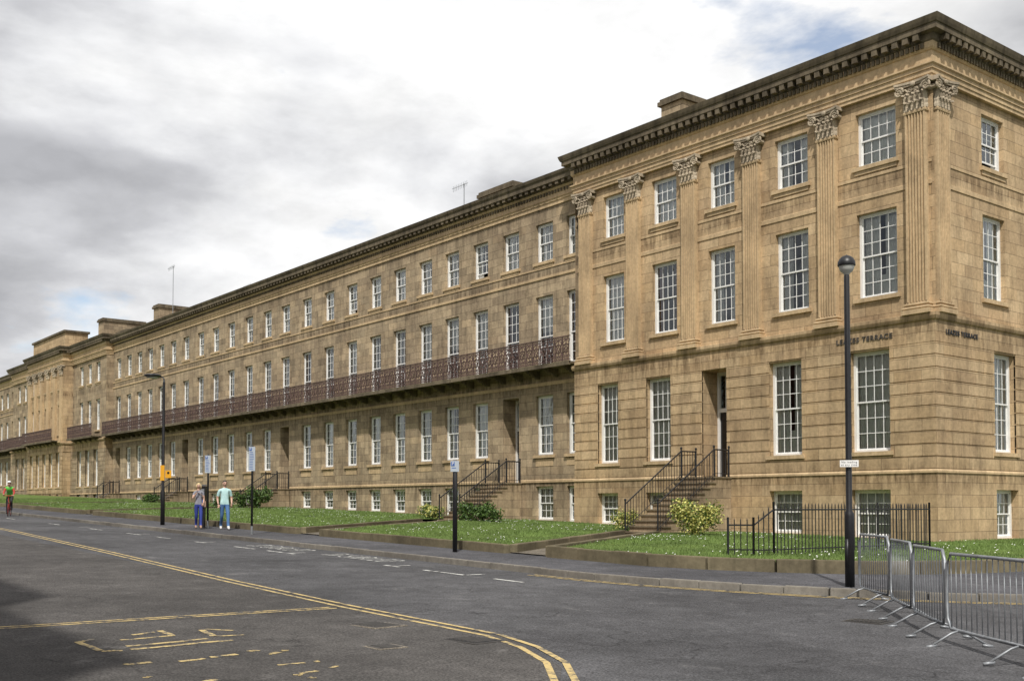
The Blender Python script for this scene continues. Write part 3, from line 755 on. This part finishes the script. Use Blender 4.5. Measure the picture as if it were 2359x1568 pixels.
def street_lamp_far(x,y,z):
    E=empty('street_lamp',(x,y,z)); mb=MB()
    mb.lathe((0,0,0),[(.0,0),(.085,0),(.085,1.3),(.06,1.38),(.05,5.6),(0.03,5.75),(0,5.75)],12)
    mb.tube([(0,0,5.6),(-.02,0,5.78),(-.12,-.03,5.86),(-.25,-.06,5.88)],.025,6); mb.obj('post',['black'],E,True)
    h=MB(); h.ell((-.3,-.35,5.9),(.30,.34,.08),0,14,8); h.ell((-.31,-.35,5.84),(.2,.24,.06),1,12,6); h.obj('lantern',['black',simple('lamp_diffuser_far',(.5,.5,.46),.25)],E,True)
    return E
L2=street_lamp_far(-24.2,-14.9,pz(-24.2))
M['ys']=simple('yellow_sign_paint',(.75,.36,.02),.5); M['bl']=simple('blue_sign_paint',(.05,.12,.35),.5); M['pale']=simple('pale_sign_face',(.42,.47,.52),.5)
RS=R(48)
def plate(E,cx,z0,z1,w,mat,r=RS,y=-.07):
    s=MB(); s.box(cx-w/2,cx+w/2,y-.006,y,z0,z1,0); o=s.obj('sign_plate',[mat],E); o.rotation_euler=(0,0,r); return o
def ttext(E,body,size,cx,z,mat,r=RS,y=-.078):
    v=Vector((cx,y,z)); v.rotate(Matrix.Rotation(r,3,'Z')); text('sign_text',body,size,v,(R(90),0,r),mat,E,.0006)
plate(L2,0,1.75,2.35,.17,'ys'); plate(L2,.24,1.85,2.15,.24,'ys')
s=MB(); s.ell((.24,-.08,2.05),(.05,.003,.05),0,12,6); s.obj('sign_symbol',['black'],L2).rotation_euler=(0,0,RS)
def sign_post(x,y,h,pr,w,z0,z1):
    E=empty('parking_sign',(x,y,pz(x))); mb=MB(); mb.lathe((0,0,0),[(0,0),(pr,0),(pr,h-.02),(pr*.7,h),(0,h)],12); mb.obj('post',['black'],E,True)
    if pr<.05: mb=MB(); mb.lathe((0,0,0),[(pr+.004,.0),(pr+.004,.28),(pr,.28)],12); mb.obj('collar',['galv'],E)
    plate(E,0,z0,z1,w,'pale',RS,-pr-.012); plate(E,-w*.22,z1-w*.6,z1-.03,w*.42,'bl',RS,-pr-.019)
    ttext(E,'P',w*.48,-w*.22,z1-w*.35,'white',RS,-pr-.027)
    s=MB(); zz=z1-w*.8
    while zz>z0+.06: s.box(-w*.36,w*random.uniform(.1,.36),-pr-.0205,-pr-.0185,zz-.018,zz,0); zz-=.055
    s.obj('sign_print',['bl'],E).rotation_euler=(0,0,RS)
    return E
sign_post(-15.6,-15.1,2.95,.035,.22,2.1,2.9); 
sign_post(-4.9,-14.45,2.36,.062,.22,2.06,2.34)
sign_post(-20.7,-14.5,2.75,.035,.22,2.05,2.7)
def machine(x,y):
    E=empty('parking_ticket_machine',(x,y,pz(x)),RS); mb=MB()
    mb.box(-.1,.1,-.09,.09,0,.75,0); mb.box(-.16,.16,-.13,.13,.75,1.55,0); mb.poly([(-.17,-.14,1.565),(.17,-.14,1.565),(.17,.14,1.62),(-.17,.14,1.62)],0)
    mb.box(-.17,.17,-.14,.14,1.53,1.56,0); mb.box(-.12,.12,-.136,-.13,1.15,1.45,1); mb.box(-.1,.1,-.136,-.13,.85,1.05,2); mb.obj('cabinet',['black','galv','bl'],E)
machine(-21.35,-14.45)
# ------------------------------------------------------------------ crowd barriers
def barrier_mesh(L):
    mb=MB(); H=1.1; r=.021; zb=.2
    c=.12
    pts=[(c,0,zb),(.02,0,zb+c),(.0,0,.6),(.02,0,H-c),(c,0,H),(L/2,0,H),(L-c,0,H),(L-.02,0,H-c),(L,0,.6),(L-.02,0,zb+c),(L-c,0,zb),(L/2,0,zb)]
    mb.tube(pts,r,8,0,True)
    n=int(L/.125)
    for i in range(1,n): x=L*i/n; mb.tube([(x,0,zb),(x,0,H)],.007,5)
    for x in (.32,L-.32):
        mb.tube([(x,0,zb),(x,-.1,.17),(x,-.36,.015)],.014,6); mb.tube([(x,0,zb),(x,.1,.17),(x,.36,.015)],.014,6); mb.tube([(x,-.4,.012),(x,-.28,.03)],.02,6); mb.tube([(x,.4,.012),(x,.28,.03)],.02,6)
    return mb
BP=[(6.95,-14.35),(8.35,-15.6),(9.55,-16.95),(10.8,-18.25),(12.5,-19.45),(14.3,-20.5)]
for i in range(len(BP)-1):
    a=Vector(BP[i]); b=Vector(BP[i+1]); d=b-a; mbb=barrier_mesh(d.length-.06)
    o=mbb.obj('crowd_barrier',['galv'],None,True); o.location=(a.x,a.y,hz((a.x+b.x)/2)+.002); o.rotation_euler=(0,0,math.atan2(d.y,d.x))
def fence(line,h):
    mb=MB()
    for i in range(len(line)-1):
        a=Vector(line[i]); b=Vector(line[i+1]); L=(b-a).length; n=max(1,int(L/.13))
        ha=h[i]; hb=h[i+1]
        P=lambda t,zz:(a.x+(b.x-a.x)*t,a.y+(b.y-a.y)*t,lz(a.x)+zz)
        for k in range(n+1):
            t=k/n; hh=ha+(hb-ha)*t; mb.tube([P(t,-.05),P(t,hh)],[.013,.013],5); mb.tube([P(t,hh),P(t,hh+.06)],[.016,.002],5)
        mb.tube([P(0,ha-.1),P(1,hb-.1)],.02,5); mb.tube([P(0,.12),P(1,.12)],.016,5)
        for t in (0,1): 
            hh=ha if t==0 else hb; mb.tube([P(t,-.05),P(t,hh+.08)],.028,8)
    mb.obj('iron_railings',['black'])
fence([(1.45,-11.3),(1.9,-10.95),(2.0,-10.35),(2.0,-3.8),(.3,-3.6)],[.78,.78,1.14,1.14,1.14])
# ------------------------------------------------------------------ shrubs
def leafmat(n,c,v=.5): return simple(n,c,.6,var=v,vs=9)
M['lf1']=leafmat('green_leaves',(.09,.16,.03)); M['lf2']=leafmat('variegated_leaves',(.50,.48,.13)); M['lf3']=leafmat('dark_leaves',(.04,.08,.018))
def shrub(name,x,y,rx,ry,h,count,mats,size,seed):
    rs=random.Random(seed); mb=MB(); zb=lz(x)-.02
    cl=[(rs.uniform(-.65,.65)*rx,rs.uniform(-.65,.65)*ry,rs.uniform(.25,.75)*h,rs.uniform(.28,.5)) for _ in range(11)]
    for c in cl[:7]: mb.tube([(x,y,zb),(x+c[0]*.4,y+c[1]*.4,zb+c[2]*.5),(x+c[0],y+c[1],zb+c[2])],[.018,.012,.005],4,len(mats))
    for i in range(count):
        c=rs.choice(cl); v=Vector((rs.gauss(0,1),rs.gauss(0,1),rs.gauss(0,1))).normalized()*(rs.random()**.4)
        p=Vector((x+c[0]+v.x*rx*c[3],y+c[1]+v.y*ry*c[3],zb+max(.03,c[2]+v.z*h*c[3]*.9)))
        a=Vector((rs.gauss(0,1),rs.gauss(0,1),rs.gauss(0,.6))).normalized()*size*rs.uniform(.6,1.3); b=a.cross(Vector((rs.gauss(0,1),rs.gauss(0,1),rs.gauss(0,1)))).normalized()*size*.4
        mb.poly([p,p+a*.5+b,p+a,p+a*.5-b],rs.choice(range(len(mats))))
    mb.obj(name,mats+['step'])
shrub('variegated_shrub',-6.4,-3.7,1.1,.85,1.15,3200,['lf2','lf2','lf1'],.085,3)
shrub('variegated_shrub',-10.2,-3.2,.5,.6,.75,1200,['lf2','lf1','lf2'],.07,5)
shrub('green_shrub',-19.6,-2.7,1.5,.8,.85,2800,['lf1','lf3','lf1'],.10,8)
shrub('green_shrub',-23.4,-2.6,.7,.8,.7,1200,['lf1','lf2'],.09,9)
shrub('fern_shrub',-42.9,-2.6,1.1,1.0,1.3,2400,['lf1','lf3'],.12,11); shrub('green_shrub',-59.5,-2.6,.9,.8,.7,1000,['lf1','lf3'],.12,12)
shrub('green_shrub',-47,-2.6,.7,.8,.7,1000,['lf1','lf3'],.12,13)

# ------------------------------------------------------------------ people
for n,c,r in (('skin',(.55,.34,.25),.5),('hairb',(.58,.45,.24),.7),('hairk',(.04,.03,.022),.6),('jeans',(.07,.16,.33),.85),('jeans2',(.03,.05,.26),.85),('aqua',(.50,.74,.73),.85),('greytop',(.26,.26,.30),.85),('shoe',(.7,.7,.68),.6),('shoe2',(.35,.22,.16),.6),('hiviz',(.15,.65,.10),.7),('red',(.45,.04,.03),.7),('blk',(.02,.02,.022),.7),('eye',(.03,.02,.02),.3),('lip',(.38,.13,.11),.5)):
    M[n]=simple(n,c,r,var=.12 if r>.55 else 0,vs=14)
TORSO={'pelvis','waist','chest','hipL','hipR'}
def person(name,J,Rr,EG,mats,head,headmats,loc,rz,hair,hands,extra=None,hem=.93,cuff=None):
    E=empty(name,loc,rz)
    names=list(J); idx={k:i for i,k in enumerate(names)}
    me=bpy.data.meshes.new('tmp'); me.from_pydata([J[k] for k in names],[(idx[a],idx[b]) for a,b,_ in EG],[]); me.update()
    o=bpy.data.objects.new('tmp',me); scene.collection.objects.link(o)
    o.modifiers.new('Skin','SKIN'); ss=o.modifiers.new('S','SUBSURF'); ss.levels=3; ss.render_levels=3
    sv=me.skin_vertices[0].data
    for k in names: r=Rr[k]; sv[idx[k]].radius=r if isinstance(r,tuple) else (r,r); sv[idx[k]].use_root=(k=='pelvis')
    dg=bpy.context.evaluated_depsgraph_get(); dg.update()
    bm_=bpy.data.meshes.new_from_object(o.evaluated_get(dg)); bpy.data.objects.remove(o)
    bm_.materials.clear()
    for m in mats: bm_.materials.append(M[m])
    for f in bm_.polygons:
        c=f.center; best=1e9; bi=0; be=None
        for a,b,mi in EG:
            pa=Vector(J[a]); pb=Vector(J[b]); d=pb-pa; t=max(0,min(1,(c-pa).dot(d)/max(d.length_squared,1e-9))); dist=(c-(pa+d*t)).length
            ra=Rr[a] if not isinstance(Rr[a],tuple) else sum(Rr[a])/2; rb=Rr[b] if not isinstance(Rr[b],tuple) else sum(Rr[b])/2
            q=dist/(ra+(rb-ra)*t)
            if q<best: best=q; bi=mi(t) if callable(mi) else mi; be=(a,b)
        if hem and be[0] in TORSO and be[1] in TORSO|{'kneeL','kneeR'}: bi=0 if c.z>hem else 1
        f.material_index=bi; f.use_smooth=True
    link('body',bm_,E)
    hx,hy,hz_=head; h=MB()
    def hf(q):
        q=q.copy()
        if q.z<-.2: k=1-.28*(-q.z-.2); q.x*=k; 
        if q.z<0 and q.y>0: q.y*=1-.25*(-q.z)
        return q
    h.ell((hx,hy,hz_),(.074,.092,.115),0,18,14,hf)
    h.tube([(hx,hy-.085,hz_+.02),(hx,hy-.105,hz_-.012),(hx,hy-.112,hz_-.026),(hx,hy-.085,hz_-.034)],[.009,.012,.016,.008],6,0)
    for s in (-1,1):
        h.ell((hx+s*.029,hy-.083,hz_+.008),(.012,.008,.008),2,8,6); h.ell((hx+s*.075,hy+.005,hz_-.008),(.011,.022,.032),0,8,6)
        h.tube([(hx+s*.014,hy-.09,hz_+.03),(hx+s*.045,hy-.08,hz_+.032)],.005,4,1)
    h.tube([(hx-.022,hy-.082,hz_-.062),(hx,hy-.089,hz_-.06),(hx+.022,hy-.082,hz_-.062)],.006,5,3)
    def hr(q):
        q=q.copy()
        front=q.y<-.15
        if hair=='short':
            lim=.28 if front else -.35
        else: lim=.3 if front else -1.0
        if q.z<lim:
            q.z=lim
            if front: q.x*=.9;q.y*=.85
        return q
    h.ell((hx,hy+.008,hz_+.014),(.083,.098,.115),1,18,12,hr)
    if hair=='long':
        h.ell((hx,hy+.045,hz_-.07),(.085,.06,.13),1,14,9)
        for s in (-1,1): h.tube([(hx+s*.07,hy-.03,hz_+.06),(hx+s*.085,hy-.02,hz_-.02),(hx+s*.08,hy,hz_-.13)],[.02,.028,.016],6,1)
    h.obj('head',headmats,E,True)
    hm=MB()
    for (w,d,th,curl) in hands:
        w=Vector(w); d=Vector(d).normalized(); th=Vector(th).normalized(); nrm=d.cross(th).normalized(); side=nrm.cross(d).normalized()
        if side.dot(th)<0: side=-side
        pc=w+d*.05
        T4=Matrix(((side.x,nrm.x,d.x,pc.x),(side.y,nrm.y,d.y,pc.y),(side.z,nrm.z,d.z,pc.z),(0,0,0,1)))
        k=len(hm.v); hm.ell((0,0,0),(.042,.017,.055),0,12,8)
        for i in range(k,len(hm.v)): hm.v[i]=tuple(T4@Vector(hm.v[i]))
        for fi,(off,ln) in enumerate(((.03,.07),(.01,.08),(-.011,.074),(-.031,.058))):
            b0=w+d*.085+side*off; c1=d*math.cos(curl)+nrm*math.sin(curl); c2=d*math.cos(curl*2)+nrm*math.sin(curl*2)
            p1=b0+c1*ln*.45; p2=p1+c2*ln*.35; p3=p2+c2*ln*.25
            hm.tube([b0-d*.02,b0,p1,p2,p3],[.009,.0095,.009,.008,.005],6,0)
        b0=w+d*.03+side*.035; hm.tube([b0,b0+side*.025+d*.02,b0+side*.035+d*.048+nrm*.01,b0+side*.03+d*.065+nrm*.02],[.012,.011,.0095,.006],6,0)
    hm.obj('hands',['skin'],E,True)
    if extra: extra(E)
    return E
def legs(step,w=.09):
    return {'hipL':(w,0,.90),'kneeL':(w+.01,-.17*step,.52),'ankL':(w,-.27*step,.09),'toeL':(w+.01,-.27*step-.17,.04),'heelL':(w,-.27*step+.03,.04),
            'hipR':(-w,0,.90),'kneeR':(-w,.04*step,.49),'ankR':(-w,.30*step,.12),'toeR':(-w-.01,.30*step-.15,.035),'heelR':(-w,.30*step+.04,.08)}
def base_J(step,arms,w=.09,sh=.185):
    J={'pelvis':(0,0,.97),'waist':(0,0,1.1),'chest':(0,.005,1.29),'nb':(0,.01,1.43),'neck':(0,-.005,1.52),'nh':(0,-.012,1.58),
       'shL':(sh,.01,1.41),'shR':(-sh,.01,1.41)}
    J.update(legs(step,w)); J.update(arms); return J
RR={'pelvis':(.15,.115),'waist':(.145,.11),'chest':(.165,.12),'nb':(.11,.085),'neck':.055,'nh':.052,'shL':.07,'shR':.07,'elL':.045,'elR':.045,'wrL':.028,'wrR':.028,
    'hipL':.095,'hipR':.095,'kneeL':.065,'kneeR':.065,'ankL':.05,'ankR':.05,'toeL':.04,'toeR':.04,'heelL':.042,'heelR':.042}
def EGs(sleeve=.75,bot=1):
    arm=lambda t:0 if t<sleeve else 2
    e=[('pelvis','waist',lambda t:bot if t<.25 else 0),('waist','chest',0),('chest','nb',0),('nb','neck',lambda t:0 if t<.4 else 2),('neck','nh',2),('nb','shL',0),('nb','shR',0),
       ('shL','elL',arm),('shR','elR',arm),('elL','wrL',2),('elR','wrR',2),('pelvis','hipL',bot),('pelvis','hipR',bot)]
    for s in 'LR': e+=[('hip'+s,'knee'+s,bot),('knee'+s,'ank'+s,bot),('ank'+s,'toe'+s,3),('ank'+s,'heel'+s,3)]
    return e
arms={'elL':(.25,.06,1.14),'wrL':(.235,-.09,.93),'elR':(-.25,.07,1.14),'wrR':(-.23,-.04,.91)}
person('walking_man',base_J(1,arms),RR,EGs(.7),['aqua','jeans','skin','shoe'],(0,-.02,1.665),['skin','hairk','eye','lip'],(-19.3,-14.45,pz(-19.3)),R(75),'short',
   [((.235,-.09,.93),(-.1,-.45,-.9),(-.6,-.6,.2),.5),((-.23,-.04,.91),(.1,-.35,-.9),(.6,-.6,.2),.5)],hem=.92)
arms2={'elL':(.2,-.02,1.15),'wrL':(.17,-.16,.98),'elR':(-.22,-.12,1.17),'wrR':(-.08,-.2,1.40)}
RW=dict(RR); RW.update({'chest':(.14,.115),'waist':(.12,.1),'pelvis':(.155,.12),'shL':.058,'shR':.058,'elL':.038,'elR':.038,'wrL':.024,'wrR':.024})
def bag(E):
    mb=MB(); mb.box(.2,.27,-.1,.15,.85,1.08,0); mb.tube([(.235,-.05,1.08),(.15,-.09,1.3),(-.05,-.1,1.42)],.01,4); mb.tube([(.235,.1,1.08),(.15,.1,1.3),(-.05,.07,1.44)],.01,4); mb.obj('shoulder_bag',['shoe2'],E)
W=person('walking_woman',base_J(.75,arms2,.08,.16),RW,EGs(.45),['greytop','jeans2','skin','shoe2'],(0,-.02,1.665),['skin','hairb','eye','lip'],(-20.35,-15.0,pz(-20.35)),R(70),'long',
   [((.17,-.16,.98),(-.2,-.8,-.5),(-.5,0,.8),.7),((-.08,-.2,1.40),(.2,.1,1),(-.2,-.9,0),.9)],bag,hem=.95)
W.scale=(.94,.94,.94)
def cyclist(x,y):
    J={'pelvis':(0,.22,1.0),'waist':(0,.14,1.13),'chest':(0,.0,1.30),'nb':(0,-.1,1.41),'neck':(0,-.15,1.48),'nh':(0,-.18,1.53),'shL':(.17,-.08,1.39),'shR':(-.17,-.08,1.39),
       'elL':(.24,-.2,1.18),'wrL':(.22,-.42,1.06),'elR':(-.24,-.2,1.18),'wrR':(-.22,-.42,1.06),'hipL':(.09,.2,.95),'kneeL':(.1,-.14,.78),'ankL':(.1,-.02,.38),'toeL':(.1,-.17,.33),'heelL':(.1,.03,.34),
       'hipR':(-.09,.2,.95),'kneeR':(-.1,-.06,.6),'ankR':(-.1,.06,.2),'toeR':(-.1,-.1,.15),'heelR':(-.1,.11,.18)}
    def bike(E):
        b=MB()
        for wy in (-.55,.5):
            b.tube([(0,wy+.34*math.cos(a*math.pi/12),.35+.34*math.sin(a*math.pi/12)) for a in range(24)],.018,6,0,True)
            for k in range(8): a=k*math.pi/4; b.tube([(0,wy,.35),(0,wy+.33*math.cos(a),.35+.33*math.sin(a))],.003,3,1)
        for p,q in (((0,.5,.35),(0,.02,.3)),((0,.02,.3),(0,.2,.88)),((0,.5,.35),(0,.18,.8)),((0,.18,.8),(0,-.36,.85)),((0,.02,.3),(0,-.38,.75)),((0,-.35,.95),(0,-.4,.7)),((0,-.4,.7),(0,-.55,.35)),((-.24,-.42,1.02),(.24,-.42,1.02)),((0,-.35,.9),(0,-.42,1.02))): b.tube([p,q],.016,6,1)
        b.ell((0,.22,.9),(.07,.13,.03),0,10,6)
        for s,zz,yy in ((1,.33,-.08),(-1,.15,.0)): b.box(s*.05,s*.15,yy-.05,yy+.05,zz-.02,zz,0); b.tube([(s*.03,.02,.3),(s*.05,yy,zz)],.01,4,1)
        b.obj('bicycle',['blk','red'],E)
        h=MB(); h.ell((0,-.2,1.68),(.1,.135,.09),0,14,8,lambda q:Vector((q.x,q.y,max(q.z,-.1)))); h.obj('helmet',['white'],E,True)
    person('cyclist',J,RR,[(a,b,(m if not(a[:2] in('sh','el') and b[:2] in ('el','wr')) else 4)) for a,b,m in EGs(1)],['hiviz','blk','skin','blk','red'],(0,-.2,1.61),['skin','hairk','eye','lip'],(x,y,hz(x)),R(70),'short',
      [((.22,-.42,1.06),(0,-1,-.2),(-1,0,0),1.0),((-.22,-.42,1.06),(0,-1,-.2),(1,0,0),1.0)],bike,hem=None)
cyclist(-40.3,-16.7)
# ------------------------------------------------------------------ building across the street (casts the shade at lower left)
B=empty('brick_building'); mb=MB()
ops=[]
for i in range(16):
    for j in range(3): ops.append((3+i*4,4.2+i*4,1.2+j*3.6,3.2+j*3.6,.15))
wall(mb,(14.5,-33.8),(-1,0),-1,13.6,0,74,ops,0)
mb.box(-60,14.5,-45,-34.1,-1,13.4,0); mb.box(-60.2,14.7,-45.2,-33.6,13.6,13.8,1)
mb.box(2.5,9.0,-36,-33.7,13.8,16.2,0); mb.box(-16,-9,-36,-33.7,13.8,16.0,0)
for o in ops: mb.box(14.5-o[1],14.5-o[0],-33.98,-33.95,o[2],o[3],2)
M['bk']=stone_mat('red_brick',(.28,.12,.08),(.22,.09,.06),(.3,.27,.22),.22,.075,.8,.2)
mb.obj('walls',['bk','soot','glass'],B)

# ------------------------------------------------------------------ light & sky
az=Vector((.74,-.67)).normalized(); el=R(53)
sun=bpy.data.lights.new('sun','SUN'); sun.energy=4.0; sun.angle=R(1.2); sun.color=(1,.96,.90)
so=bpy.data.objects.new('sun',sun); scene.collection.objects.link(so)
sd=Vector((az.x*math.cos(el),az.y*math.cos(el),math.sin(el))); so.rotation_euler=sd.to_track_quat('Z','Y').to_euler()
w=bpy.data.worlds.new('World'); scene.world=w; w.use_nodes=True; nt=w.node_tree; nt.nodes.clear()
out=nt.nodes.new('ShaderNodeOutputWorld'); sky=nt.nodes.new('ShaderNodeTexSky'); sky.sky_type='NISHITA'; sky.sun_disc=False; sky.sun_elevation=el; sky.sun_rotation=math.atan2(az.x,az.y)
b1=nt.nodes.new('ShaderNodeBackground'); b1.inputs[1].default_value=.15; nt.links.new(sky.outputs[0],b1.inputs[0])
tc=nt.nodes.new('ShaderNodeTexCoord'); sp=nt.nodes.new('ShaderNodeSeparateXYZ'); nt.links.new(tc.outputs['Generated'],sp.inputs[0])
zz=math_(nt,'ADD',math_(nt,'MAXIMUM',sp.outputs[2],0.0),.42)
cx=nt.nodes.new('ShaderNodeCombineXYZ'); nt.links.new(math_(nt,'DIVIDE',sp.outputs[0],zz),cx.inputs[0]); nt.links.new(math_(nt,'DIVIDE',sp.outputs[1],zz),cx.inputs[1]); nt.links.new(math_(nt,'MULTIPLY',sp.outputs[2],2.2),cx.inputs[2])
def wn(scale,loc,detail=7,rough=.55,dist=.3):
    a=nt.nodes.new('ShaderNodeVectorMath'); a.operation='ADD'; a.inputs[1].default_value=loc; nt.links.new(cx.outputs[0],a.inputs[0])
    n=nt.nodes.new('ShaderNodeTexNoise'); n.inputs['Scale'].default_value=scale; n.inputs['Detail'].default_value=detail; n.inputs['Roughness'].default_value=rough; n.inputs['Distortion'].default_value=dist
    nt.links.new(a.outputs[0],n.inputs['Vector']); return n.outputs['Fac']
c1=wn(1.9,(5.1,2.7,0),8,.5,.1)
shade=ramp(nt,c1,[(.38,(.47,.475,.50)),(.46,(.62,.625,.65)),(.52,(.84,.845,.86)),(.58,(1.02,1.02,1.02))])
c3=wn(5.5,(9,2,0),8,.6,.1)
shade=mix(nt,shade,ramp(nt,c3,[(.3,.84),(.6,1.06)]))
b2=nt.nodes.new('ShaderNodeBackground'); b2.inputs[1].default_value=1.0; nt.links.new(shade,b2.inputs[0])
c2=wn(2.6,(7.3,4.4,0),8,.55,.15)
cov=ramp(nt,c2,[(.31,.25),(.40,1.)])
mx=nt.nodes.new('ShaderNodeMixShader'); nt.links.new(cov,mx.inputs[0]); nt.links.new(b1.outputs[0],mx.inputs[1]); nt.links.new(b2.outputs[0],mx.inputs[2]); nt.links.new(mx.outputs[0],out.inputs[0])
# ------------------------------------------------------------------ camera
cam=bpy.data.cameras.new('camera'); co=bpy.data.objects.new('camera',cam); scene.collection.objects.link(co)
co.location=(17.9,-30.56,1.6); co.rotation_euler=(R(92),0,R(51.75)); cam.lens=38.12; cam.sensor_width=36; cam.shift_y=.1238; cam.clip_end=6000; cam.clip_start=.1
scene.camera=co
